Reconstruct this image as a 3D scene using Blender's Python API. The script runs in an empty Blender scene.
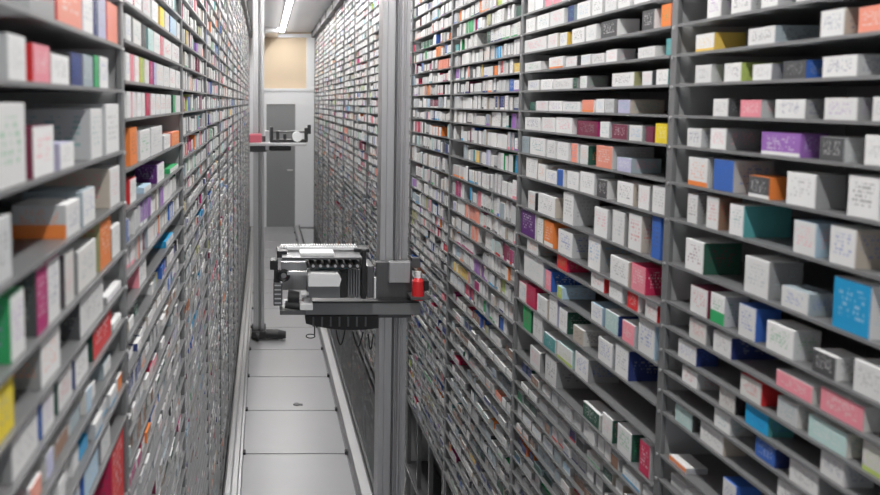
import bpy, bmesh, math, random
import numpy as np
from mathutils import Vector, Matrix
random.seed(11)
R = random.random
U = random.uniform
scene = bpy.context.scene
col = scene.collection

# ------------------------------------------------------------------ camera
CH = 2.5                      # camera height above the floor
F = 700.0                     # focal length in pixels (880 wide)
PPX, PPY = 264.0, 151.0
P = math.radians(4.0)
cam_d = bpy.data.cameras.new('camera')
cam = bpy.data.objects.new('camera', cam_d)
col.objects.link(cam)
cam.location = (0, 0, CH)
cam.rotation_euler = (math.radians(90) - P, 0, 0)
cam_d.sensor_width = 36
cam_d.lens = F / 880 * 36
cam_d.shift_x = (440 - PPX) / 880
cam_d.shift_y = (PPY - 247.5) / 880
cam_d.clip_start = 0.02
cam_d.clip_end = 60
cam_d.dof.use_dof = True
cam_d.dof.focus_distance = 3.3
cam_d.dof.aperture_fstop = 3.4
scene.camera = cam

def project(x, y, z):
    h = z - CH
    d = y * math.cos(P) - h * math.sin(P)
    v = y * math.sin(P) + h * math.cos(P)
    return PPX + F * x / d, PPY - F * v / d
def Yat(px, z, X):            # where the level line at height z on the rack front passes image column px
    return (F * X / (px - PPX) + (z - CH) * math.sin(P)) / math.cos(P)
def at_plane(px, py, X):
    dx = (px - PPX) / F; dy = -(py - PPY) / F
    t = X / dx
    return t * (math.cos(P) + dy * math.sin(P)), CH + t * (dy * math.cos(P) - math.sin(P))

# ------------------------------------------------------------------ materials
def mat(name, rgb, rough=.5, metal=0., noise=0., scale=8., stretch=(1, 1, 1), bump=0., emit=0., spec=.5):
    m = bpy.data.materials.new(name); m.use_nodes = True
    nt = m.node_tree; b = nt.nodes['Principled BSDF']
    b.inputs['Base Color'].default_value = (*rgb, 1)
    b.inputs['Roughness'].default_value = rough
    b.inputs['Metallic'].default_value = metal
    b.inputs['Specular IOR Level'].default_value = spec
    if noise or bump:
        tc = nt.nodes.new('ShaderNodeTexCoord'); mp = nt.nodes.new('ShaderNodeMapping')
        mp.inputs['Scale'].default_value = stretch
        nz = nt.nodes.new('ShaderNodeTexNoise'); nz.inputs['Scale'].default_value = scale
        nz.inputs['Detail'].default_value = 5
        nt.links.new(tc.outputs['Object'], mp.inputs[0]); nt.links.new(mp.outputs[0], nz.inputs['Vector'])
        mx = nt.nodes.new('ShaderNodeMix'); mx.data_type = 'RGBA'
        mx.inputs[6].default_value = (*[c * (1 - noise) for c in rgb], 1)
        mx.inputs[7].default_value = (*[min(1, c * (1 + noise)) for c in rgb], 1)
        nt.links.new(nz.outputs['Fac'], mx.inputs[0]); nt.links.new(mx.outputs[2], b.inputs['Base Color'])
        if bump:
            bp = nt.nodes.new('ShaderNodeBump'); bp.inputs['Strength'].default_value = bump
            bp.inputs['Distance'].default_value = .002
            nt.links.new(nz.outputs['Fac'], bp.inputs['Height']); nt.links.new(bp.outputs[0], b.inputs['Normal'])
    if emit:
        b.inputs['Emission Color'].default_value = (*rgb, 1)
        b.inputs['Emission Strength'].default_value = emit
    return m
def shelf_mat():
    m = mat('shelf_sheet', (.25, .253, .258), .25, .1, .05, 3)      # grey frosted sheet that lets some light through
    nt = m.node_tree; b = nt.nodes['Principled BSDF']; out = nt.nodes['Material Output']
    t = nt.nodes.new('ShaderNodeBsdfTranslucent'); t.inputs[0].default_value = (.72, .73, .74, 1)
    mx = nt.nodes.new('ShaderNodeMixShader'); mx.inputs[0].default_value = .42
    nt.links.new(b.outputs[0], mx.inputs[1]); nt.links.new(t.outputs[0], mx.inputs[2]); nt.links.new(mx.outputs[0], out.inputs[0])
    return m
M = {
 'steel_mid': mat('satin_steel', (.26, .265, .27), .35, .4, .08, 6),
 'mirror_steel': mat('polished_steel', (.80, .80, .81), .07, 1.0, .04, 3),
 'steel': mat('brushed_steel', (.62, .62, .63), .36, .8, .12, 6, (30, 30, .6)),
 'steel_dark': mat('dark_steel', (.16, .16, .165), .4, .7, .15, 6, (30, 30, .6)),
 'shelf': shelf_mat(),
 'edge': mat('shelf_edge', (.29, .293, .30), .35, .4, .05, 10),
 'panel': mat('panel_grey', (.50, .505, .51), .45, .15, .08, 4),
 'post': mat('post_grey', (.27, .275, .28), .4, .5, .08, 6),
 'black': mat('black_plastic', (.018, .018, .02), .45, 0, .2, 20),
 'rubber': mat('rubber_black', (.03, .03, .032), .7, 0, .2, 20),
 'white': mat('white_plastic', (.86, .87, .88), .35, 0, .03, 10),
 'red': mat('red_plastic', (.72, .03, .035), .35, 0, .05, 10),
 'pink': mat('red_faded', (.55, .12, .16), .4, 0, .05, 10),
 'teal': mat('teal_film', (.05, .28, .33), .3, 0, .05, 10),
 'floor': mat('floor_plate', (.40, .40, .415), .33, .1, .06, 2.5, (1, 1, 1), .04),
 'floor_gap': mat('floor_gap', (.22, .22, .23), .6, 0, .1, 10),
 'ceiling': mat('ceiling_white', (.62, .62, .63), .7, 0, .04, 3),
 'tan': mat('tan_wall', (.68, .55, .40), .7, 0, .05, 2),
 'wall': mat('wall_grey', (.42, .42, .43), .7, 0, .05, 2),
 'frame': mat('door_frame_white', (.80, .81, .83), .4, 0, .02, 3),
 'door': mat('door_leaf_grey', (.27, .275, .28), .35, .1, .06, 2),
 'led': mat('led_diffuser', (1, .985, .96), .5, emit=76),
}
def carton_mat():
    m = bpy.data.materials.new('printed_carton'); m.use_nodes = True
    nt = m.node_tree; N = nt.nodes; L = nt.links
    b = N['Principled BSDF']; b.inputs['Roughness'].default_value = .42
    b.inputs['Specular IOR Level'].default_value = .4
    c = N.new('ShaderNodeAttribute'); c.attribute_name = 'Col'
    a = N.new('ShaderNodeAttribute'); a.attribute_name = 'Acc'
    uv = N.new('ShaderNodeUVMap'); uv.uv_map = 'UVMap'
    sp = N.new('ShaderNodeSeparateXYZ'); L.new(uv.outputs[0], sp.inputs[0])
    def mth(op, x, y=None, z=None):
        n = N.new('ShaderNodeMath'); n.operation = op
        for i, v in enumerate((x, y, z)):
            if v is None: continue
            if isinstance(v, (int, float)): n.inputs[i].default_value = v
            else: L.new(v, n.inputs[i])
        return n.outputs[0]
    fu = mth('FRACT', sp.outputs[0]); fv = mth('FRACT', sp.outputs[1])
    ins = mth('MULTIPLY', mth('LESS_THAN', mth('ABSOLUTE', mth('SUBTRACT', fu, .5)), .36),
              mth('LESS_THAN', mth('ABSOLUTE', mth('SUBTRACT', fv, .56)), .3))
    row = mth('FLOOR', mth('MULTIPLY', fv, 9.0))
    gap = mth('GREATER_THAN', mth('FRACT', mth('MULTIPLY', fv, 9.0)), .42)
    cx = N.new('ShaderNodeCombineXYZ')
    L.new(mth('MULTIPLY', sp.outputs[0], 13.0), cx.inputs[0])
    L.new(mth('MULTIPLY_ADD', row, 3.7, mth('MULTIPLY', mth('FLOOR', sp.outputs[1]), 11.3)), cx.inputs[1])
    nz = N.new('ShaderNodeTexNoise'); nz.inputs['Scale'].default_value = 1.0; nz.inputs['Detail'].default_value = 1
    L.new(cx.outputs[0], nz.inputs['Vector'])
    word = mth('GREATER_THAN', nz.outputs['Fac'], .53)
    hastext = mth('GREATER_THAN', a.outputs['Alpha'], .3)
    text = mth('MULTIPLY', mth('MULTIPLY', ins, gap), mth('MULTIPLY', word, hastext))
    band = mth('MULTIPLY', mth('GREATER_THAN', a.outputs['Alpha'], .8), mth('LESS_THAN', fv, mth('MULTIPLY_ADD', a.outputs['Alpha'], 2.6, -2.18)))
    m1 = N.new('ShaderNodeMix'); m1.data_type = 'RGBA'
    L.new(band, m1.inputs[0]); L.new(c.outputs['Color'], m1.inputs[6]); L.new(a.outputs['Color'], m1.inputs[7])
    m2 = N.new('ShaderNodeMix'); m2.data_type = 'RGBA'
    L.new(mth('MULTIPLY', text, .55), m2.inputs[0]); L.new(m1.outputs[2], m2.inputs[6]); L.new(a.outputs['Color'], m2.inputs[7])
    L.new(m2.outputs[2], b.inputs['Base Color'])
    return m
M['carton'] = carton_mat()

# ------------------------------------------------------------------ tagging + mesh helpers
def tag(o, label=None, cat=None, group=None, kind=None):
    if label: o['label'] = label
    if cat: o['category'] = cat
    if group: o['group'] = group
    if kind: o['kind'] = kind
    return o
def empty(name, loc=(0, 0, 0)):
    o = bpy.data.objects.new(name, None); col.objects.link(o); o.location = loc
    o.empty_display_size = .1
    return o
class MB:
    def __init__(s): s.bm = bmesh.new()
    def box(s, x0, x1, y0, y1, z0, z1, bev=0., rot=None, mi=0):
        r = bmesh.ops.create_cube(s.bm, size=1)
        vs = r['verts']
        c = Vector(((x0 + x1) / 2, (y0 + y1) / 2, (z0 + z1) / 2))
        mt = Matrix.Translation(c) @ (rot.to_4x4() if rot else Matrix()) @ Matrix.Diagonal((abs(x1 - x0), abs(y1 - y0), abs(z1 - z0), 1))
        bmesh.ops.transform(s.bm, matrix=mt, verts=vs)
        if bev:
            es = list({e for v in vs for e in v.link_edges})
            bmesh.ops.bevel(s.bm, geom=es, offset=bev, segments=2, affect='EDGES', profile=.6)
        return s
    def cyl(s, p0, p1, r0, r1=None, seg=20):
        p0 = Vector(p0); p1 = Vector(p1); d = p1 - p0
        r = bmesh.ops.create_cone(s.bm, cap_ends=True, segments=seg, radius1=r0, radius2=r0 if r1 is None else r1, depth=d.length)
        q = d.to_track_quat('Z', 'Y')
        bmesh.ops.transform(s.bm, matrix=Matrix.Translation((p0 + p1) / 2) @ q.to_matrix().to_4x4(), verts=r['verts'])
        return s
    def prism(s, pts, axis, a0, a1):      # polygon in the plane across `axis`, extruded from a0 to a1
        def P3(p, a):
            return {'x': (a, p[0], p[1]), 'y': (p[0], a, p[1]), 'z': (p[0], p[1], a)}[axis]
        A = [s.bm.verts.new(P3(p, a0)) for p in pts]; B = [s.bm.verts.new(P3(p, a1)) for p in pts]
        n = len(pts)
        s.bm.faces.new(A); s.bm.faces.new(list(reversed(B)))
        for i in range(n): s.bm.faces.new((A[i], B[i], B[(i + 1) % n], A[(i + 1) % n]))
        return s
    def build(s, name, m, parent=None, smooth=False):
        bmesh.ops.recalc_face_normals(s.bm, faces=s.bm.faces)
        me = bpy.data.meshes.new(name); s.bm.to_mesh(me); s.bm.free()
        me.materials.append(M[m])
        if smooth:
            me.polygons.foreach_set('use_smooth', [True] * len(me.polygons))
            try: me.set_sharp_from_angle(angle=math.radians(35))
            except Exception: pass
        o = bpy.data.objects.new(name, me); col.objects.link(o)
        if parent:
            o.parent = parent
            me.transform(Matrix.Translation(-world_loc(parent)))
        return o
def world_loc(o):
    v = Vector(o.location)
    while o.parent: o = o.parent; v = v + Vector(o.location)
    return v
def struct(name, mb, m, parent=None):
    o = mb.build(name, m, parent)
    if not parent: o['kind'] = 'structure'
    return o

# ------------------------------------------------------------------ room
XL, XR = -.275, .98           # rack fronts
DEPTH = .42
CEIL = 3.87
Y0, YF = -1.6, 13.95          # room start, far wall
LEND, REND = 13.385, 13.70
f = MB()
f.box(-.9, 1.6, Y0, YF, -.06, -.006)
struct('floor', f, 'floor_gap')
f = MB()
ys = -1.48
while ys < YF - .1:           # light metal floor plates with joints between them
    f.box(-.145, .585, ys + .006, min(ys + .694, YF - .01), -.006, .004, .002)
    ys += .70
pl = struct('floor_plates', f, 'floor'); pl.name = 'floor.001'
struct('ceiling', MB().box(-.9, 1.6, Y0, YF, CEIL, CEIL + .05), 'ceiling')
struct('wall_left', MB().box(-.9, -.82, Y0, YF, -.06, CEIL), 'wall')
struct('wall_right', MB().box(1.52, 1.6, Y0, YF, -.06, CEIL), 'wall')
struct('wall_far', MB().box(-.9, 1.6, YF, YF + .08, -.06, CEIL), 'tan')
# far door: white frame, grey leaf
dx0, dx1 = .05, .62           # leaf
def farz(py): return CH + (102 - py) * (YF / F)
dtop = farz(104)
fr = MB()
fr.box(dx0 - .10, dx0, YF - .07, YF, 0.004, farz(91)); fr.box(dx1, dx1 + .42, YF - .07, YF, 0.004, farz(91))
fr.box(dx0, dx1, YF - .07, YF, dtop, farz(91))
d1 = struct('door_1', fr, 'frame')
MB().box(dx0, dx1, YF - .04, YF - .005, .004, dtop).build('door_leaf', 'door', d1)
MB().cyl((dx1 - .06, YF - .04, 1.15), (dx1 - .06, YF - .09, 1.15), .012).box(dx1 - .16, dx1 - .045, YF - .10, YF - .085, 1.138, 1.162, .004).build('door_handle', 'steel', d1)
struct('trim_1', MB().box(-.2, 1.04, YF - .09, YF, farz(91), farz(88.5)), 'frame')
struct('trim_2', MB().box(-.25, 1.04, YF - .05, YF, CEIL - .10, CEIL - .03), 'frame')
struct('trim_3', MB().box(.84, 1.04, YF - .05, YF, farz(88.5), CEIL - .09), 'frame')
struct('trim_6', MB().box(-.42, -.19, YF - .05, YF, .004, CEIL - .03), 'frame')
# dark beams along the tops of the racks
def beam(name, xa, xb):
    m = MB()
    m.box(xa, xb, .3, REND, 3.745, 3.86)
    for k in range(14): m.box(min(xa, xb) - .012, max(xa, xb) + .012, .6 + k, .66 + k, 3.74, 3.865)
    struct(name, m, 'steel_dark')
beam('trim_4', .93, 1.40); beam('trim_5', -.70, -.235)
# led strip
lamp = empty('led_strip_lamp', (.345, 6.2, CEIL))
tag(lamp, 'long narrow white LED strip lamp mounted on the ceiling along the aisle', 'lamp')
MB().box(.30, .39, Y0 + .3, 13.6, CEIL - .022, CEIL).build('housing', 'white', lamp)
MB().box(.31, .38, Y0 + .32, 13.58, CEIL - .03, CEIL - .0225).build('diffuser', 'led', lamp)
# dark duct at the far end of the ceiling
du = MB().box(0.0, .27, 12.9, 13.88, 3.76, CEIL, .03).build('cable_duct', 'steel')
tag(du, 'dull metal duct box under the ceiling above the tan end wall', 'duct')

# polished sheets between the rails and the racks
f = MB().box(.702, .975, Y0, 13.7, -.005, .0).box(-.272, -.257, Y0, 13.4, -.005, .0)
o = struct('floor', f, 'mirror_steel'); o.name = 'floor.002'
# guide rails on the floor
rr = empty('guide_rail', (.64, 6, 0))
tag(rr, 'light metal guide rail on the floor right of the aisle plates', 'rail', 'guide rails on the floor')
MB().prism([(.595, -.006), (.595, .05), (.61, .062), (.672, .062), (.685, .05), (.685, -.006)], 'y', -1.2, 13.7).build('rail_profile', 'steel', rr)
MB().box(.686, .70, -1.2, 13.7, -.006, .085).build('rail_guard', 'steel_dark', rr)
for k in range(24):
    y = 2.0 + k * .70
    if y < 13.4: MB().box(.575, .5945, y, y + .035, .004, .03, .003).build('clamp', 'black', rr)
rl = empty('guide_rail', (-.2, 6, 0))
tag(rl, 'flat grey guide rail on the floor left of the aisle plates', 'rail', 'guide rails on the floor')
MB().prism([(-.255, -.006), (-.255, .05), (-.245, .055), (-.215, .055), (-.205, .03), (-.175, .03), (-.165, .055), (-.15, .055), (-.15, -.006)], 'y', -1.2, 13.7).build('rail_profile', 'steel', rl)
for k in range(24):
    y = 2.0 + k * .70
    if y < 13.4: MB().box(-.1495, -.13, y, y + .05, .0045, .02, .003).build('clamp', 'black', rl)
mk = MB().cyl((.27, 5.63, .004), (.27, 5.63, .012), .03, .022, 14).box(.27, .32, 5.61, 5.64, .0045, .010, .002).build('floor_plug', 'steel_dark')
tag(mk, 'small dark plug lying in the middle of a pale floor plate', 'floor plug')

# ------------------------------------------------------------------ colours
C = {
 'white': (.80, .80, .80), 'off-white': (.70, .69, .67), 'pale-grey': (.56, .57, .58), 'grey': (.34, .345, .35),
 'dark-grey': (.085, .087, .092), 'black': (.03, .03, .035), 'yellow': (.80, .55, .12), 'bright-yellow': (.85, .66, .03),
 'orange': (.85, .25, .06), 'salmon': (.88, .33, .24), 'red': (.66, .035, .04), 'crimson': (.55, .03, .10),
 'pink': (.85, .30, .36), 'magenta': (.42, .03, .16), 'maroon': (.20, .03, .07), 'purple': (.33, .15, .48),
 'dark-purple': (.12, .03, .19), 'lavender': (.52, .52, .70), 'navy': (.03, .05, .19), 'blue': (.05, .15, .52),
 'bright-blue': (.02, .35, .68), 'pale-blue': (.45, .62, .76), 'blue-grey': (.36, .43, .47), 'teal': (.10, .36, .37),
 'pale-teal': (.52, .70, .68), 'green': (.04, .40, .14), 'dark-green': (.03, .10, .07), 'lime': (.48, .60, .16),
 'olive': (.42, .42, .22), 'brown': (.28, .16, .11), 'beige': (.56, .50, .43),
}
ACC = ['grey', 'grey', 'dark-grey', 'grey', 'dark-grey', 'blue-grey', 'grey', 'dark-grey', 'grey', 'grey', 'blue', 'navy', 'red', 'pink', 'teal', 'green', 'purple', 'orange', 'dark-grey', 'bright-blue', 'magenta']

# rows of shelves: s = drop below the camera / distance of the rack front
RA = [-.187, -.115, -.043, .032, .105, .195, .284]
upR = [-.187 - .0745 * k for k in range(14, 0, -1)]
R1 = upR + RA + [.395, .491, .554, .615, .668, .72, .775, .886, .95, 1.01]
R2 = upR + RA + [.402, .510, .565, .665, .77, .87, .985]
def dense(a, b, st, j=.0):
    o = []; x = a
    while x < b: o.append(x); x += st + U(-j, j)
    return o
R1 += dense(1.07, 2.10, .066); R2 += dense(1.047, 2.10, .062)
RX, LX = 2.50, 8.8    # racks whose shelves reach down to the floor
L1 = [-.39 - .33 * k for k in range(12, 0, -1)] + [-.39, -.085, .342, .706, 1.058, 1.32, 1.55, 1.79, 2.03, 2.27, 2.85] + dense(3.1, 7.0, .25)
L2 = [-.45 - .285 * k for k in range(14, 0, -1)] + [-.45, -.155, .12, .49, .78] + dense(1.04, 7.0, .24)
def levelsR(i):
    if i == 0: return R1
    if i == 1: return R2
    random.seed(500 + i)
    return upR + RA + [.39, .49, .57] + dense(.66, RX if i >= 5 else 2.1, random.choice((.058, .064, .075)), .006)
def levelsL(i):
    if i == 0: return L1
    if i == 1: return L2
    random.seed(700 + i)
    return [-.45 - .285 * k for k in range(14, 0, -1)] + [-.45, -.155, .12, .42, .70] + dense(.96, LX if i >= 3 else 7.0, random.choice((.22, .25, .28)), .02)

ORD = ['first','second','third','fourth','fifth','sixth','seventh','eighth','ninth','tenth','eleventh','twelfth','thirteenth',
 'fourteenth','fifteenth','sixteenth','seventeenth','eighteenth','nineteenth']
TENS = {20: 'twent', 30: 'thirt', 40: 'fort', 50: 'fift', 60: 'sixt', 70: 'sevent'}
def ordn(n):
    if n < 20: return ORD[n - 1]
    t = n // 10 * 10
    return TENS[t] + ('ieth' if n == t else 'y-' + ORD[n % 10 - 1])

# ------------------------------------------------------------------ shelving bays
ST = .005
def make_bay(side, i, lv):
    X = XR if side > 0 else XL
    Xb = X + side * DEPTH
    ya = (1.70 if side > 0 else 1.385) - 1 + i; yb = ya + 1.0
    b = empty('shelving_bay', ((X + Xb) / 2, (ya + yb) / 2, 0))
    sd = 'right' if side > 0 else 'left'
    if i == 0: lab = f'tall grey metal shelving bay on the {sd} of the aisle, nearest to the camera'
    elif i <= 3: lab = f'tall grey metal shelving bay full of cartons, {ordn(i + 1)} from the camera on the {sd}'
    elif i >= 11: lab = f'narrow-looking shelving bay of small cartons, {"last" if i == 12 else "last but one"} before the end wall on the {sd}'
    else: lab = f'tall shelving bay packed with small cartons, {ordn(i + 1)} from the camera on the {sd}'
    tag(b, lab, 'shelving', f'shelving bays on the {sd} of the aisle')
    x0, x1 = min(X, Xb), max(X, Xb)
    zb = CH - lv[-1] * abs(X)
    # side panel at the far end of the bay, two front posts at its edge, back panel, base
    MB().box(x0 if side < 0 else x0 + .012, x1 if side > 0 else x1 - .012, yb - .014, yb - .004, .02, 3.735).build('side_panel', 'panel', b)
    MB().box(X, X + side * .012, yb - .024, yb + .0, .0, 3.735, .002).build('post', 'post', b)
    MB().box(Xb, Xb + side * .008, ya + .001, yb - .001, .02, 3.735).build('back_panel', 'panel', b)
    m = MB()
    zlow = zb < .1
    for z in ((.02,) if zlow else (zb - .012, .02)):
        m.box(x0, x1, ya + .001, yb - .025, z - .016, z)
    for k in range(0 if zlow else 4):
        yk = ya + .02 + k * .31
        m.box(X + side * .004, X + side * .03, yk, yk + .02, .02, zb - .028)
    if not zlow: m.box(X + side * .18, X + side * .19, ya + .002, yb - .03, .02, zb - .028)
    m.build('base_frame', 'steel_dark', b)
    for k in range(2):
        yk = ya + .25 + k * .45
        MB().cyl((X + side * .05, yk, 0.0), (X + side * .05, yk, .010), .022).build('foot', 'rubber', b)
    for s in lv:
        z = CH - s * abs(X)
        m = MB().box(x0 if side < 0 else x0 + .002, x1 if side > 0 else x1 - .002, ya + .002, yb - .026, z - (ST if i < 2 else .0035), z)
        sh = m.build('shelf', 'shelf', b)
        if i < 3:
            MB().box(X - side * .001, X + side * .0018, ya + .002, yb - .026, z - ST - .0005, z + .0008).build('front_edge', 'edge', sh)
            if i < 2:
                pin = MB().cyl((X - side * .003, yb - .012, z - .006), (X + side * .001, yb - .012, z - .006), .004, .004, 12)
                pin.build('shelf_pin', 'steel', sh, True)
    return b

# ------------------------------------------------------------------ cartons
boxes = []   # dict: side, bay, row, y0,y1, z0, h, xf, d, f,s,t,acc,pr, hand
def add_box(side, bay, row, y0, y1, z0, h, d, fc, sc, tc=None, acc=None, pr=.5, rec=None, hand=False, note=None):
    X = XR if side > 0 else XL
    rec = U(.004, .014) if rec is None else rec
    boxes.append(dict(side=side, bay=bay, row=row, y0=y0, y1=y1, z0=z0 + .0002, h=h, xf=X + side * rec, d=min(d, DEPTH - rec - .02),
        f=fc, s=sc, t=tc, acc=acc or random.choice(ACC), pr=pr, hand=hand, note=note))

# (x far/left, x near/right, y of the top at the near edge, front, camera-side, side length in px, accent)
HR1 = {
 14: [(707,721,-8,'white','grey',8),(731,751,-12,'white','pale-grey',9),(761,778,-16,'white','pale-grey',10),(796,815,-20,'white','pale-grey',30)],
 15: [(695.5,714,32.5,'white','yellow',31,'yellow'),(748,775,25.5,'white','blue-grey',42),(820,844,8,'white','beige',14,'navy'),(858,884,4,'salmon','salmon',20)],
 16: [(695,711,64.5,'white','pale-grey',13),(724,741,62.5,'white','lime',7),(752.5,771.5,63.5,'white','grey',11),(783,806,60,'dark-grey','blue',14,'grey'),(822,857,54.5,'white','pale-grey',40)],
 17: [(713,728,99,'white','dark-grey',9),(740,761,100,'pink','pale-grey',12),(775,805,99.5,'white','grey',18),(824,857,98,'white','grey',13),(872,893,97,'white','grey',20)],
 18: [(687,701,129,'white','pale-grey',9,'navy'),(710,726,129,'white','grey',33,'pink'),(761,800,134,'purple','purple',17,'lavender'),(819,844,138,'dark-grey','pale-grey',17,'white'),(864,886,136,'white','white',20)],
 19: [(688,707,159,'white','pale-grey',6,'orange'),(713,733,161,'blue','pale-grey',40,'blue'),(748,769,178,'dark-grey','orange',16,'orange'),(786,815,175,'white','grey',30),(847,878,178,'white','white',16,'black')],
 20: [(687,697,195,'white','grey',9),(706,718,198,'white','brown',11,'red'),(729,743,206,'white','teal',48,'teal'),(793,815,224,'white','pale-blue',14,'pink'),(829,855,230,'white','beige',30,'blue')],
 21: [(685,703,243,'white','dark-green',38,'maroon'),(744,768,262,'white','grey',34),(781,808,294,'white','blue-grey',20,'blue'),(832,869,286,'bright-blue','white',12,'pale-blue')],
 22: [(690,707,291,'white','maroon',7,'red'),(710,724,297,'white','pale-grey',17,'green!'),(738,755,309,'white','blue',12,'blue'),(766,793,331,'white','pale-grey',22,'green'),(812,835,358,'dark-grey','white',18),(853,884,371,'white','pale-grey',20)],
 23: [(689,706,325,'off-white','grey',8,'red'),(713,731,338,'white','navy',8),(776,812,387,'pink','off-white',20,'white'),(820,863,407,'pink','off-white',20,'white')],
 24: [(678,696,348,'white','navy',18,'blue'),(740,761,384,'off-white','red',22,'red'),(777,797,406,'pale-grey','off-white',16),(808,846,434,'pale-teal','off-white',24),(862,884,446,'off-white','olive',20,'lime')],
 25: [(682,697,374,'white','pale-grey',8,'red'),(719,735,394,'off-white','black',10,'maroon'),(745,768,412,'bright-blue','teal',25,'blue'),(820,844,461,'white','pale-grey',16,'navy')],
 26: [(714,730,417,'white','pale-grey',12,'teal'),(755,775,449,'blue','navy',20),(789,818,474,'white','grey',18)],
 27: [(675,692,415,'pale-teal','dark-grey',8),(700,723,436,'white','beige',16),(777,803,496,'white','grey',16)],
 28: [(669,686,481,'orange','pale-grey',16,'lavender'),(722,735,486,'white','blue',26,'blue')],
}
w, o_ = 'white', 'off-white'
HR2 = {
 13: [(526,535,None,w,w),(537,549,None,w,w),(550,564,None,w,w,0,'pink'),(568,574,None,'navy','blue-grey'),(577,590,None,w,w),(592,602,None,w,w),(605,616,None,w,w),(618,630,None,w,w),(634,650,None,w,'pale-grey')],
 14: [(524,546,36,w,w,0,'pink'),(548,557,33,w,w),(560,567,32,w,'yellow',4),(572,584,27,w,w),(586,596,24,w,w),(601,617,19,'dark-grey',w,22,'white'),(642,654,9,'dark-grey','white',8,'white'),(661,671,3,'orange','salmon',6)],
 15: [(525,541,61,w,w),(549,563,56,'white','white',0,'orange'),(566,577,56,w,'dark-grey',4),(581,590,54,w,w),(592,604,53,w,w),(606,617,49,w,'pale-grey',18,'pink'),(638,655,46,w,'off-white',10),(666,673,38,'teal','teal',4)],
 16: [(528,539,80,w,w),(541,552,79,w,w),(553,572,78,w,w),(573,577,78,'dark-green','grey'),(580,587,76,w,'grey',20),(612,634,72,w,'olive',5),(642,652,71,w,'dark-grey',3,'pink'),(656,668,69,w,'teal',8)],
 17: [(530,535,102,'dark-green','grey'),(536,548,101,w,w,0,'pink'),(549,562,101,w,w,0,'purple'),(563,580,102,w,w),(582,594,100,'salmon',w,0,'orange'),(596,604,99,w,w),(605,614,99,'pale-grey','grey',5,'black'),(618,630,100,'lavender','beige',34)],
 18: [(525,540,118,w,w),(542,555,118,w,w,0,'pink'),(556,572,118,w,w,0,'pink'),(577,597,122,'maroon','magenta',5),(600,609,122,w,'pale-grey'),(612,627,125,'maroon','grey',4,'white'),(629,642,126,w,'grey',6),(646,653,127,'maroon','maroon',3),(655,667,124,'bright-yellow','yellow',6)],
 19: [(521,529,137,'blue-grey','grey'),(530,545,139,w,w,0,'teal'),(547,555,141,w,w),(557,568,143,w,w),(571,577,144,'salmon',w),(580,588,146,w,'dark-green',6),(596,612,147,'salmon','pale-grey',5,'white'),(617,631,159,'lavender','blue-grey',30)],
 20: [(526,537,159,w,'beige'),(538,545,165,w,w),(546,556,172,w,w,0,'blue'),(557,563,170,'blue',w),(567,578,173,w,w),(580,594,174,w,'pale-grey',20),(597,607,181,'dark-grey','white',8,'white'),(617,633,184,w,'beige',10),(638,649,187,w,'grey',6,'pink'),(652,667,188,w,'off-white',6,'grey')],
 21: [(528,535,193,w,'black',3),(538,555,198,w,'beige',8),(563,573,194,w,'pale-grey',26),(594,607,210,w,'pale-grey',5,'pink'),(612,624,213,w,'grey',5),(628,641,216,w,'beige',12),(651,660,218,'blue','blue',6)],
 22: [(521,535,214,'dark-purple','white',4,'white'),(537,543,219,w,'olive',3),(544,553,223,'orange','orange',22,'salmon'),(558,572,234,w,'pale-grey',8,'blue'),(588,600,240,w,'grey',6),(610,628,262,w,'beige',8),(631,645,268,'pink','crimson',18,'white')],
 23: [(527,538,238,w,'grey',6),(557,567,257,'red','crimson',22),(591,604,274,w,'red',4,'red'),(609,622,283,w,'pale-grey',6),(627,638,293,'red','white',5,'white'),(645,657,300,w,'red',6,'red')],
 24: [(524,543,256,w,'pale-grey',6,'pale-teal'),(545,551,272,'pink','blue',8,'white'),(557,562,288,'lime','pale-blue',34),(591,602,308,w,'pale-blue',8,'blue'),(605,618,316,'pale-teal','navy',20,'blue'),(622,634,326,'pink','pale-grey',8,'white'),(638,654,319,w,'pale-blue',6,'blue')],
 25: [(519,526,285,w,'pink',3),(527,535,288,'crimson','crimson',12),(537,547,300,w,'beige',8),(549,557,299,w,'lavender',4),(559,567,312,w,'dark-green',24),(573,583,331,'beige','off-white',26),(598,612,345,w,'pale-grey',6),(615,628,351,w,'navy',8)],
 26: [(523,531,310,'green','dark-green',6),(533,542,318,w,'pale-grey',10),(544,555,340,'teal','off-white',14,'white'),(557,572,352,w,'pale-teal',8,'lime'),(575,588,360,w,'grey',8)],
 27: [(530,540,353,w,'grey',8),(545,556,362,w,'grey',8),(583,599,415,'dark-green','off-white',14,'white'),(602,612,420,w,'dark-green',9,'pink'),(617,631,434,w,'dark-green',9,'green'),(639,649,446,'crimson','pale-grey',8,'pink')],
}
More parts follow.
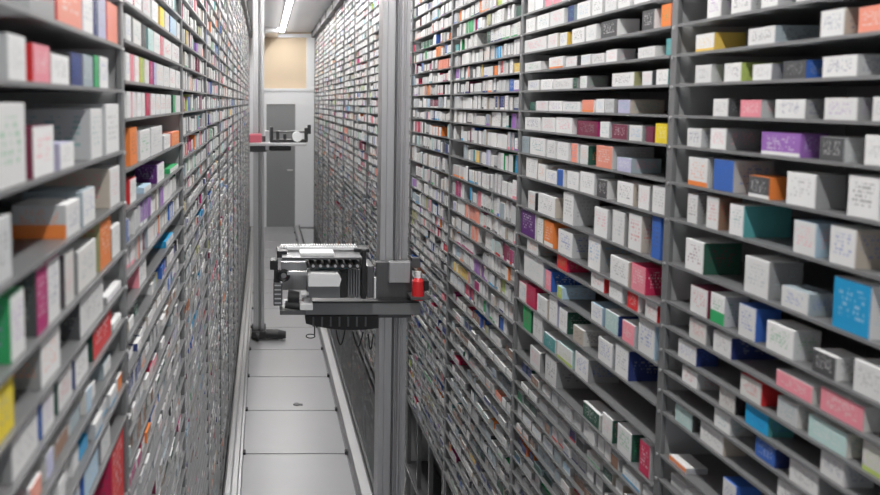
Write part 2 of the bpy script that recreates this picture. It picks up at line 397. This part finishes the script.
# left: (x near, x far, y top at near edge, front, side, side px, accent)
HL1 = {
 12: [(30,55,-60,'grey','pale-grey',20),(57,82,-40,'salmon','red',10,'pink'),(83,93,-22,w,'pale-blue',6),(94,97,-14,'navy','navy',3),(98,106,-10,'lavender','blue-grey',4),(107,118,0,'salmon','red',5,'pink')],
 13: [(8,26,33,w,'pale-grey',20),(33,50,43,'pink','red',6,'grey'),(51,69,53,w,'grey',5),(71,82,52,'navy','dark-grey',4),(83,93,54,'blue-grey','grey',3),(94,99,55,'green','dark-green',3),(99.5,108,56,w,'grey',3)],
 14: [(-4,26,103,w,'pale-grey',30),(33,54,127,w,'maroon',7),(60,74,144,w,'lavender',5),(91,102,109,w,'pale-grey',4),(106,119,104,w,'pale-grey',4)],
 15: [(-8,12,222,'pale-grey','grey',20),(66,80,205,w,'pale-grey',54,'navy','orange'),(83,95,192,w,'blue-grey',60),(110,120,169,w,'beige',66,'pink')],
 16: [(11,25,296,w,'green',24,'purple'),(37,47,270,'magenta','dark-grey',10),(48,60,262,w,'magenta',3),(65,74,254,'off-white','dark-grey',6),(78,96,252,'off-white','grey',12),(100,111,223,'orange','olive',13),(112,120,228,w,'grey',3)],
 17: [(-4,14,368,'bright-yellow','bright-yellow',20),(41,60,326,w,'grey',14),(80,103,290,w,'dark-grey',16),(107,121,298,w,'grey',8)],
 18: [(12,38,412,w,'grey',20),(42,54,392,w,'blue',10),(58,72,372,w,'dark-green',14),(75,88,360,w,'navy',8),(93,111,318,'red','dark-green',8,'white'),(113,121,330,w,'pale-grey',5)],
 21: [(40,58,470,'orange',w,10),(64,80,455,w,'pale-grey',10),(84,98,441,'pale-blue','blue',12),(101,110,440,w,'grey',6)],
 22: [(70,90,480,'navy','blue',10),(112,124,424,'red','crimson',12)],
}
HL2 = {
 13: [(126,133,None,w,w),(134,141,None,w,'pink',2),(143,150,None,'pale-grey',w),(152,158,None,w,w),(160,164,None,'bright-yellow','yellow'),(165,169,None,w,w),(170,176,None,'pale-blue','blue'),(177,181,None,w,w)],
 14: [(126,131,None,w,w),(133,141,None,'off-white','grey'),(143,146.5,None,'dark-grey','grey'),(148,153,None,'pale-teal','teal'),(154,160,None,w,w),(161,163,None,'pink','pink'),(164,171,None,w,w),(172,179,None,w,w)],
 15: [(126,130,None,w,w),(131,134,None,'pink','pink'),(135,139,None,w,w,0,'pink'),(140,144,None,'lime','yellow'),(145,149,None,w,w,0,'pink'),(150,153,None,'magenta','crimson'),(154,156,None,'lavender','purple'),(157,163,None,w,w),(164,169,None,w,w),(170,175,None,w,w),(176,180,None,w,w)],
 16: [(127,131,None,w,w),(132,136,None,w,'pink',0,'pink'),(137,141,None,w,w),(142,145,None,w,w,0,'pink'),(146,150,None,'crimson','crimson'),(151,155,None,w,w,0,'pink'),(156,160,None,w,w),(161,165,None,w,w,0,'red'),(166,171,None,w,w),(173,175,None,'green','dark-green'),(176,180,None,w,w)],
 17: [(130,137,128,'orange','orange',4),(140,150,131,w,'pale-grey',8),(151,162,128,w,'pale-grey',10),(164,170,136,w,'pale-grey'),(172,179,133,'orange','salmon',3)],
 18: [(130,136,180,w,'red',5),(144,151,189,w,'pale-blue',6),(157,164,165,w,'dark-purple',22),(170,178,188,w,'green',5)],
 21: [(139,146,262,w,'pink',5),(166,173,242,w,'bright-blue',19)],
}
SIZES = [(.022, .05), (.03, .045), (.038, .04), (.045, .035), (.05, .05), (.06, .03), (.028, .06)]
LOWS = [(.06, .028), (.075, .022), (.05, .035), (.09, .02), (.055, .03), (.1, .026)]
def rnd_cols(side, bay, z):
    r = R()
    whiteness = .78
    if side < 0 and .0 < z - CH < .5 and bay < 4: whiteness = .66
    if r < whiteness:
        fc = random.choice(['white', 'white', 'white', 'off-white', 'white', 'pale-grey'])
    else:
        fc = random.choice(['salmon', 'pink', 'orange', 'crimson', 'blue', 'bright-blue', 'teal', 'pale-teal', 'green', 'lavender', 'navy',
            'yellow', 'maroon', 'red', 'pale-blue', 'blue-grey', 'dark-grey', 'purple', 'magenta', 'olive', 'lime', 'dark-green'])
    r = R()
    if r < .56: sc = random.choice(['pale-grey', 'off-white', 'white'])
    elif r < .86: sc = random.choice(['grey', 'beige', 'grey', 'blue-grey'])
    elif fc not in ('white', 'off-white', 'pale-grey'): sc = fc
    else: sc = random.choice(['dark-green', 'navy', 'crimson', 'blue', 'teal', 'dark-grey', 'maroon', 'orange', 'pink', 'green', 'magenta'])
    return fc, sc
def fill_row(side, bay, row, z, gap, ya, yb):
    y = ya + U(.005, .03)
    H = gap - ST - .004
    empt = .05 if gap < .09 else .10
    low = CH - z > (.95 if side > 0 else .36)
    while y < yb - .05:
        if R() < empt: y += U(.03, .14)
        if R() < .35:      # a run of the same carton
            n = random.choice((2, 3, 4))
        else: n = 1
        wd, ht = random.choice(LOWS if low else SIZES); wd *= U(.85, 1.2) * ((.6 if side < 0 else .8) if low else (.8 if side < 0 and bay else 1)); ht = min(H - .002, ht * U(.85, 1.3) * (1 if gap < .09 else U(1, 1.5)))
        if bay > 0 and gap > .05 and not low: ht = max(ht, min(H * U(.55, .95), .07))
        ht = min(ht, H - .002)
        d = U(.08, .17)
        fc, sc = rnd_cols(side, bay, z)
        if low and R() < (.5 if side > 0 else .3): fc = random.choice(['grey', 'dark-grey', 'blue-grey', 'grey', 'pale-grey', 'navy', 'dark-green', 'brown'])  # dimmer fronts on many low-shelf cartons: the shade down there put into their colour
        ac = random.choice(ACC); pr = random.choice((.5, .5, .9, .9, 0))
        for k in range(n):
            if y + wd > yb - .034: break
            add_box(side, bay, row, y, y + wd, z, ht * U(.98, 1.0), d, fc, sc, None, ac, pr)
            y += wd + (U(.004, .014) if low else U(.001, .006))
        y += U(.001, .015 if low else .014)
def hand_row(side, bay, row, z, gap, ents, ya, yb):
    X = XR if side > 0 else XL
    H = gap - ST - .003
    xf = X + side * .006
    for e in ents:
        x0, x1, yt, fc, sc = e[:5]
        spx = e[5] if len(e) > 5 else 0
        acc = e[6] if len(e) > 6 else None
        sacc = e[7] if len(e) > 7 else None
        near, far = (x1, x0) if side > 0 else (x0, x1)
        yn, yfar = Yat(near, z, xf), Yat(far, z, xf)
        yn = max(yn, ya + .004); yfar = min(yfar, yb - .032)
        if yfar - yn < .008: continue
        if yt is None: h = H * .8
        else: h = at_plane(near, yt, xf)[1] - z
        h = max(.014, min(h, H - .001))
        d = spx * yn / F if spx >= 9 else U(.09, .14)
        d = max(.05, d)
        pr = .5 if not acc else (1.0 if acc[-1] == '!' else (.9 if acc in ('orange', 'yellow', 'lime', 'lavender', 'salmon') else .6))
        if acc: acc = acc.rstrip('!')
        add_box(side, bay, row, yn, yfar, z, h, d, fc, sc, None, acc, pr, .006, True)
        boxes[-1]['sacc'] = sacc

NB = 13
for side, lvf, hands in ((1, levelsR, {0: HR1, 1: HR2}), (-1, levelsL, {0: HL1, 1: HL2})):
    X = XR if side > 0 else XL
    for i in range(NB):
        random.seed(1000 + i + (100 if side < 0 else 0))
        lv = list(lvf(i))
        ya = (1.70 if side > 0 else 1.385) - 1 + i; yb = ya + 1
        if side < 0 and i == NB - 1: pass
        make_bay(side, i, lv)
        random.seed(3000 + i + (100 if side < 0 else 0))
        for r, s in enumerate(lv):
            z = CH - s * abs(X)
            gap = (lv[r] - lv[r - 1]) * abs(X) if r else 3.73 - z
            hnd = hands.get(i, {}).get(r)
            if hnd: hand_row(side, i, r, z, gap, hnd, ya, yb)
            else: fill_row(side, i, r, z, gap, ya, yb)

# projected size -> which cartons are built as things of their own
def area(b):
    y, z = b['y0'], b['z0']
    xo = b['xf']
    cy = (b['y0'] + b['y1']) / 2
    px, py = project(xo, cy, z + b['h'] / 2)
    if not (-4 < px < 884 and -4 < py < 499): return 0
    a = project(xo, b['y0'], z); c = project(xo, b['y1'], z); t = project(xo, b['y0'], z + b['h'])
    dd = F * b['d'] / b['y0']
    hh = abs(t[1] - a[1])
    return abs(a[0] - c[0]) * hh + .3 * dd * hh
for b in boxes: b['a'] = area(b)
hands = [b for b in boxes if b['hand'] and b['a'] > 0]
rest = sorted([b for b in boxes if not b['hand']], key=lambda b: -b['a'])
chosen = hands + rest[:300 - len(hands)]
cid = {id(b) for b in chosen}
print('hand', len(hands), 'total', len(boxes), 'chosen', len(chosen))

def box_arrays(bl, inset=0.):
    """arrays for a list of cartons -> verts, faces, colours"""
    n = len(bl)
    V = np.zeros((n, 8, 3), 'f'); Fc = np.zeros((n, 6, 4), 'i')
    col4 = np.ones((n, 6, 4, 4), 'f'); acc4 = np.ones((n, 6, 4, 4), 'f'); uv = np.zeros((n, 6, 4, 2), 'f')
    q = np.array([(0, 0), (1, 0), (1, 1), (0, 1)], 'f')
    for k, b in enumerate(bl):
        s = b['side']
        xa, xb = b['xf'], b['xf'] + s * b['d']
        y0, y1, z0, z1 = b['y0'], b['y1'], b['z0'], b['z0'] + b['h']
        V[k] = [(xa, y0, z0), (xa, y1, z0), (xb, y1, z0), (xb, y0, z0), (xa, y0, z1), (xa, y1, z1), (xb, y1, z1), (xb, y0, z1)]
        fs = [(0, 1, 5, 4), (3, 0, 4, 7), (2, 3, 7, 6), (1, 2, 6, 5), (4, 5, 6, 7), (0, 3, 2, 1)]   # front, camera side, back, far side, top, bottom
        if s > 0: fs = [fs[0][::-1] if False else tuple(f) for f in fs]
        Fc[k] = np.array(fs) + 8 * k
        r = random.Random(int(y0 * 9973 + z0 * 7919))
        tcol = C[b['t'] or ('white' if b['s'] in ('navy', 'dark-green', 'pale-grey', 'grey', 'black', 'teal', 'off-white', 'white', 'dark-grey', 'beige') else b['s'])]
        cc = [C[b['f']], C[b['s']], C['off-white'], C[b['s']], tcol, C['off-white']]
        g = r.uniform(.86, 1.04)
        sx, sy = r.randrange(60), r.randrange(60)
        for j in range(6):
            col4[k, j, :, :3] = np.minimum(1, np.array(cc[j]) * g)
            ac = C[b['acc']]
            if b['f'] not in ('white', 'off-white', 'pale-grey') and j == 0 and r.random() < .6: ac = C['white']
            acc4[k, j, :, :3] = ac
            acc4[k, j, :, 3] = b['pr'] if j == 0 else (.5 if j == 1 and b['pr'] > 0 else 0)
            if j == 1 and b.get('sacc'): acc4[k, j, :, :3] = C[b['sacc']]; acc4[k, j, :, 3] = 1
            uv[k, j] = q + (sx, sy)
    return V.reshape(-1, 3), Fc.reshape(-1, 4), col4.reshape(-1, 4), acc4.reshape(-1, 4), uv.reshape(-1, 2)
def box_mesh(name, bl):
    V, Fc, c4, a4, uv = box_arrays(bl)
    me = bpy.data.meshes.new(name)
    me.from_pydata(V.tolist(), [], Fc.tolist())
    l = me.uv_layers.new(name='UVMap'); l.data.foreach_set('uv', uv.ravel())
    a = me.color_attributes.new('Col', 'FLOAT_COLOR', 'CORNER'); a.data.foreach_set('color', c4.ravel())
    a = me.color_attributes.new('Acc', 'FLOAT_COLOR', 'CORNER'); a.data.foreach_set('color', a4.ravel())
    me.materials.append(M['carton'])
    bm = bmesh.new(); bm.from_mesh(me); bmesh.ops.recalc_face_normals(bm, faces=bm.faces); bm.to_mesh(me); bm.free()
    return me
# the uncounted rest
st = bpy.data.objects.new('medicine_cartons', box_mesh('medicine_cartons', [b for b in boxes if id(b) not in cid]))
col.objects.link(st)
tag(st, 'thousands of small medicine cartons packed on the shelves down both sides of the aisle', 'cartons', kind='stuff')

# the ones that show largest
rows = {}
for b in boxes:
    rows.setdefault((b['side'], b['bay']), {}).setdefault(b['row'], []).append(b)
seen = set()
for (side, bay), rs in rows.items():
    vis = [r for r in sorted(rs) if any(x['a'] > 0 for x in rs[r])]
    for ri, r in enumerate(vis):
        bl = [x for x in rs[r] if x['a'] > 0]
        bl.sort(key=lambda x: -x['y0'] if side > 0 else x['y0'])       # left to right in the picture
        for k, b in enumerate(bl):
            if id(b) not in cid: continue
            fc, sc = b['f'], b['s']
            asp = b['h'] / (b['y1'] - b['y0'])
            adj = 'tall ' if b['h'] > .068 else ('flat ' if b['h'] < .022 else '')
            wtxt = f' with {sc} side' if sc != fc else ''
            if not wtxt and b['pr'] > .8: wtxt = f' with {b["acc"]} print'
            baytxt = ('nearest' if bay == 0 else ordn(bay + 1)) + (' right' if side > 0 else ' left') + ' bay'
            pos = f'{ordn(k + 1)} from left'
            if len(bl) == 1: pos = 'alone'
            lab = f'{adj}{fc} carton{wtxt}, {baytxt}, {ordn(ri + 1)} visible shelf down, {pos}'
            assert lab not in seen, lab
            seen.add(lab)
            # the carton: body, printed end flap on the aisle side with its tuck slot
            me = box_mesh('medicine_carton', [b])
            loc = Vector(((b['xf'] + side * b['d'] / 2), (b['y0'] + b['y1']) / 2, b['z0']))
            me.transform(Matrix.Translation(-loc))
            o = bpy.data.objects.new('medicine_carton', me); col.objects.link(o); o.location = loc
            g = {(1, 0): 'cartons in the nearest right-hand bay', (1, 1): 'cartons in the second right-hand bay', (-1, 0): 'cartons in the nearest left-hand bay'}
            tag(o, lab, 'carton', g.get((side, bay), f'cartons in the {ordn(bay + 1)} {"right" if side > 0 else "left"}-hand bay'))
            if b['hand'] or b['a'] > 120:
                e = .0012
                fb = dict(b); fb['xf'] = b['xf'] - side * .0007; fb['d'] = .0006
                fb['y0'] = b['y0'] + e; fb['y1'] = b['y1'] - e; fb['z0'] = b['z0'] + e; fb['h'] = b['h'] - 2.4 * e
                fm = box_mesh('end_flap', [fb]); fm.transform(Matrix.Translation(-loc))
                fo = bpy.data.objects.new('end_flap', fm); col.objects.link(fo); fo.parent = o

# ------------------------------------------------------------------ picking robots
def mast(root, x, y, w, z0, z1, dp=.10):
    m = MB()
    # extruded profile with two grooves
    h = w / 2
    prof = [(-h, -dp/2), (-h*.72, -dp/2), (-h*.70, -dp/2+.008), (-h*.62, -dp/2+.008), (-h*.60, -dp/2), (-h*.12, -dp/2), (-h*.10, -dp/2+.018), (h*.22, -dp/2+.018),
            (h*.24, -dp/2), (h*.62, -dp/2), (h*.64, -dp/2+.008), (h*.72, -dp/2+.008), (h*.74, -dp/2), (h, -dp/2), (h, dp/2), (-h, dp/2)]
    m.prism([(x + a, y + b) for a, b in prof], 'z', z0, z1)
    p = m.build('mast', 'steel', root)
    MB().box(x - h*.02, x + h*.12, y - dp/2 + .004, y - dp/2 + .0175, z0, z1).build('drive_belt', 'steel_dark', p)
    MB().cyl((x + h*.43, y - dp/2 - .006, z0), (x + h*.43, y - dp/2 - .006, z1), .009, None, 16).build('guide_rod', 'steel', p, True)
    return p

NY = 3.17                      # near robot
def nx(px, y=NY, py=290): # image column -> X at depth y, height of row py
    t = y / (math.cos(P) - (py - PPY) / F * math.sin(P))
    return (px - PPX) / F * t
def nz(py, y=NY):
    dy = -(py - PPY) / F
    t = y / (math.cos(P) + dy * math.sin(P))
    return CH + t * (dy * math.cos(P) - math.sin(P))
rob = empty('picking_robot', (.63, NY + .05, 0.0))
tag(rob, 'large steel picking robot with gripper head on a thick mast, nearer of the two', 'robot', 'picking robots in the aisle')
mx = .608
mast(rob, mx, NY + .12, .128, .13, CEIL - .02, .11)
def B(name, m, x0, x1, py0, py1, ya, yb, parent=rob, bev=.002, yr=None):
    yr = ya if yr is None else yr
    return MB().box(nx(x0, yr), nx(x1, yr), ya, yb, nz(py1, yr), nz(py0, yr), bev).build(name, m, parent)
MB().box(.52, .76, NY - .10, NY + .42, .0875, .13, .01).build('base_truck', 'steel_dark', rob)
for yy in (NY - .04, NY + .33):
    MB().cyl((.708, yy, .044), (.735, yy, .044), .044, None, 24).build('wheel', 'rubber', rob, True)
MB().box(.54, .68, NY + .03, NY + .22, CEIL - .05, CEIL - .002, .008).build('top_truck', 'steel_dark', rob)
# carriage on the mast and cantilever arm
B('carriage', 'steel_dark', 376, 412, 262, 318, NY + .035, NY + .06, bev=.004)
B('carriage_block', 'steel', 389, 410, 262, 283, NY - .0, NY + .035, bev=.004)
arm = B('support_arm', 'steel_mid', 300, 421, 303, 315, NY - .02, NY + .033, bev=.004)
MB().box(nx(306), nx(418), NY - .025, NY + .03, nz(301.5), nz(299.8)).build('edge_rail', 'black', arm)
MB().box(nx(300), nx(416), NY - .018, NY + .028, nz(303), nz(301.5)).build('top_plate', 'steel', arm)
# dark underside drive housing, curved
pts = []
x0, x1, zt = nx(306, NY - .02), nx(379, NY - .02), nz(315.6, NY - .02)
for k in range(13):
    a = k / 12
    pts.append((x0 + (x1 - x0) * a, zt - .068 * (math.sin(math.pi * (.12 + .6 * a)) ** .6)))
pts = [(x0 - .004, zt)] + pts + [(x1, zt)]
us = MB().prism(pts, 'y', NY - .02, NY + .045).build('drive_housing', 'black', rob, True)
for k in range(7):
    xx = x0 + .03 + k * .04
    MB().box(xx, xx + .008, NY - .026, NY - .019, zt - .05, zt - .006, .001).build('rib', 'steel_dark', us)
t = MB()
cx_, cz_ = nx(310), nz(332.5)
for k in range(24):
    a0, a1 = 2 * math.pi * k / 24, 2 * math.pi * (k + 1) / 24
    t.cyl((cx_ + .02 * math.cos(a0), NY - .05, cz_ + .009 * math.sin(a0)), (cx_ + .02 * math.cos(a1), NY - .05, cz_ + .009 * math.sin(a1)), .0025, None, 8)
t.cyl((nx(314), NY - .05, nz(331)), (nx(314), NY - .05, nz(322)), .003, None, 8)
t.build('hook_ring', 'black', rob, True)
# cable loops beneath the arm
for k, (xa, xb) in enumerate(((336, 345), (352, 362), (366, 371))):
    c = MB(); prev = None
    for j in range(15):
        a = j / 14
        p = (nx(xa + (xb - xa) * a), NY - .02 - .03 * k, nz(328) - .07 * math.sin(math.pi * a) - .002)
        if prev: c.cyl(prev, p, .0032, None, 8)
        prev = p
    c.build('cable', 'rubber', rob, True)
# gripper head
gy = NY - .12; gp = gy - .1
g = B('gripper_frame', 'steel_dark', 282, 362, 257.5, 259.5, gy - .16, gy + .0, bev=.001)
def G(name, m, x0, x1, a, b, ya=gy - .10, yb=gy + .10, bev=.002, par=None):
    return MB().box(nx(x0, ya), nx(x1, ya), ya, yb, nz(b, ya), nz(a, ya), bev).build(name, m, par or g)
belt = G('toothed_rack', 'white', 280, 357, 247, 250.2, gy - .03, gy + .0)
tt = MB()
for k in range(30):
    xx = nx(281 + k * 2.52, gy - .03)
    tt.box(xx, xx + .006, gy - .03, gy + .0, nz(247, gy - .03), nz(245.2, gy - .03))
tt.build('teeth', 'white', belt)
G('cover_plate', 'white', 300, 334, 253, 256, gy - .13, gy - .05, .001)
G('top_frame', 'steel', 285, 362, 250.4, 252.6, gy - .025, gy + .0, .001)
for k in range(7):
    xx = nx(312 + k * 7.2, gp)
    MB().cyl((xx, gy - .16, nz(263, gp)), (xx, gy + .06, nz(263, gp)), .011, None, 16).build('roller', 'rubber', g, True)
    MB().cyl((xx, gy - .168, nz(262.5, gp)), (xx, gy - .1605, nz(262.5, gp)), .006, None, 12).build('roller_pin', 'steel', g, True)
G('roller_bar', 'black', 307, 361, 266, 268, gy - .158, gy - .05, .001)
# conveyor drum with a pale belt and blue film edge, grey end cheek
xa, xb = nx(307, gp), nx(338, gp)
MB().prism([(xa, nz(281, gp)), (xa, nz(271, gp)), (xa + .012, nz(268.6, gp)), (xb - .008, nz(269.2, gp)), (xb + .004, nz(274, gp)), (xb - .004, nz(281, gp))], 'y', gy - .19, gy - .09).build('transfer_belt', 'white', g)
G('film_strip', 'teal', 318, 347, 267.2, 268.8, gy - .11, gy + .02, .001)
G('gripper_plate', 'steel_mid', 307, 340, 281.2, 298, gy - .118, gy - .02, .002)
G('side_cheek', 'black', 340.2, 347, 272, 298, gy - .11, gy + .08, .002)
for k in range(5):
    G('cooling_fin', 'steel_mid', 348 + k * 2.6, 349.4 + k * 2.6, 270, 298, gy - .09, gy + .05, .0005)
G('rear_bracket', 'black', 361.5, 366, 250, 299, gy - .06, gy + .02, .003)
G('bracket_foot', 'black', 354, 369, 249, 252.5, gy - .05, gy + .03, .002)
G('motor', 'steel_dark', 366.5, 374, 266, 298, gy - .02, gy + .12, .006)
G('indicator_strip', 'white', 374.3, 376, 278, 298.5, gy - .04, gy - .02, .0005)
# left end assembly
G('clamp_block', 'black', 277, 287, 251, 258, gy - .10, gy - .0, .003)
G('sensor_block', 'black', 270, 278, 260.5, 270, gy - .10, gy - .04, .003)
G('side_beam', 'steel', 278, 306, 260, 261.5, gy - .12, gy - .10, .0005)
G('side_beam', 'steel', 287, 307, 271.5, 275, gy - .12, gy - .105, .0005)
G('back_plate', 'steel', 281, 307, 262, 290, gy + .04, gy + .05, .001)
r_ = MB(); c0 = (nx(283.5, gp), nz(275, gp))
for k in range(24):
    a0, a1 = 2 * math.pi * k / 24, 2 * math.pi * (k + 1) / 24
    r_.cyl((c0[0] + .02 * math.cos(a0), gy - .11, c0[1] + .02 * math.sin(a0)), (c0[0] + .02 * math.cos(a1), gy - .11, c0[1] + .02 * math.sin(a1)), .0085, None, 8)
r_.build('pulley', 'black', g, True)
G('pulley_mount', 'black', 274, 280, 270, 284, gy - .10, gy - .06, .003)
G('lift_column', 'steel_dark', 273.5, 282.5, 283, 306, gy - .11, gy - .03, .004)
for k in range(5):
    G('column_clip', 'steel', 274.5, 281, 285 + k * 4.4, 286.2 + k * 4.4, gy - .113, gy - .11, .0003)
MB().cyl((nx(288, gp), gy - .10, nz(297, gp)), (nx(299, gp), gy - .10, nz(298, gp)), .034, .026, 20).build('drive_motor', 'black', g, True)
MB().cyl((nx(285, gp), gy - .12, nz(303, gp)), (nx(300, gp), gy - .12, nz(305, gp)), .016, None, 16).build('hose', 'rubber', g, True)
G('nose_block', 'white', 300, 313, 304, 310.5, gy - .15, gy - .06, .004)
G('nose_block', 'white', 301, 309, 293, 295.5, gy - .14, gy - .10, .003)
MB().cyl((nx(306, gp), gy - .12, nz(303.8, gp)), (nx(306, gp), gy - .12, nz(296, gp)), .014, .018, 16).build('nozzle', 'steel', g, True)
G('lower_tray', 'steel_dark', 280, 306, 310.6, 315, gy - .13, gy + .05, .002)
MB().cyl((nx(418, NY - .03), NY - .03, nz(297.5)), (nx(418, NY - .03), NY - .03, nz(279)), .028, .026, 24).cyl((nx(418, NY - .03), NY - .03, nz(279)), (nx(418, NY - .03), NY - .03, nz(276)), .026, .014, 24).build('red_canister', 'red', rob, True)
MB().cyl((nx(418, NY - .03), NY - .03, nz(276)), (nx(418, NY - .03), NY - .03, nz(270)), .013, .012, 16).build('canister_cap', 'white', rob, True)
B('canister_holder', 'black', 424, 429, 281, 291, NY - .05, NY + .0)
B('holder_plate', 'steel_dark', 411, 430, 297.6, 300, NY - .07, NY + .025)
B('cable_guide', 'steel_dark', 411.5, 420, 258, 268, NY + .03, NY + .06, bev=.003)

FY = 7.25                      # far robot
rob2 = empty('picking_robot', (-.05, FY, 0))
tag(rob2, 'smaller-looking steel picking robot further down the aisle with a black foot', 'robot', 'picking robots in the aisle')
mast(rob2, -.055, FY + .05, .115, .10, CEIL - .02, .10)
def B2(name, m, x0, x1, a, b, ya, yb, bev=.003, par=None):
    return MB().box(nx(x0, ya), nx(x1, ya), ya, yb, nz(b, ya), nz(a, ya), bev).build(name, m, par or rob2)
MB().box(-.13, .02, FY - .08, FY + .22, .03, .10, .012).build('base_truck', 'rubber', rob2)
MB().cyl((.02, FY - .03, .065), (.14, FY - .03, .06), .05, .052, 24).cyl((.14, FY - .03, .06), (.23, FY - .03, .055), .052, .038, 24).build('drive_motor', 'black', rob2, True)
MB().cyl((-.08, FY - .085, .062), (-.05, FY - .085, .062), .05, None, 20).build('wheel', 'black', rob2, True)
MB().box(-.16, .03, FY, FY + .14, CEIL - .05, CEIL - .002, .008).build('top_truck', 'steel_dark', rob2)
pf = B2('support_arm', 'steel', 250, 306, 143, 146, FY - .22, FY - .01)
B2('drive_housing', 'black', 269, 291, 146.2, 151, FY - .18, FY - .04, .02)
B2('carriage', 'steel_dark', 250, 267, 136, 152, FY - .03, FY - .005)
pk = B2('belt_cover', 'pink', 249, 262, 134, 142.8, FY - .16, FY - .04, .015)
MB().cyl((nx(297, FY - .1, 136), FY - .18, nz(136, FY)), (nx(297, FY - .1, 136), FY - .04, nz(136, FY)), .05, None, 24).build('transfer_belt', 'white', rob2, True)
B2('gripper_frame', 'black', 272, 306, 139.5, 142.8, FY - .17, FY - .05)
for xx, a, b in ((270, 127, 143), (276, 131, 142), (283, 134, 141), (304, 128, 142), (307, 125, 134)):
    B2('gripper_finger', 'black', xx, xx + 3.2, a, b, FY - .15, FY - .08)
B2('clamp_plate', 'steel', 265.5, 269, 131, 150, FY - .16, FY - .04)
B2('gripper_rail', 'steel_dark', 272, 305, 131, 133, FY - .07, FY - .05)

# ------------------------------------------------------------------ light
wd = bpy.data.worlds.new('world'); scene.world = wd; wd.use_nodes = True
bg = wd.node_tree.nodes['Background']
bg.inputs['Color'].default_value = (.93, .96, 1, 1); bg.inputs['Strength'].default_value = .5
scene.view_settings.view_transform = 'Standard'
scene.view_settings.look = 'None'
scene.view_settings.gamma = 1
scene.view_settings.exposure = -0.12
scene.view_settings.use_curve_mapping = False
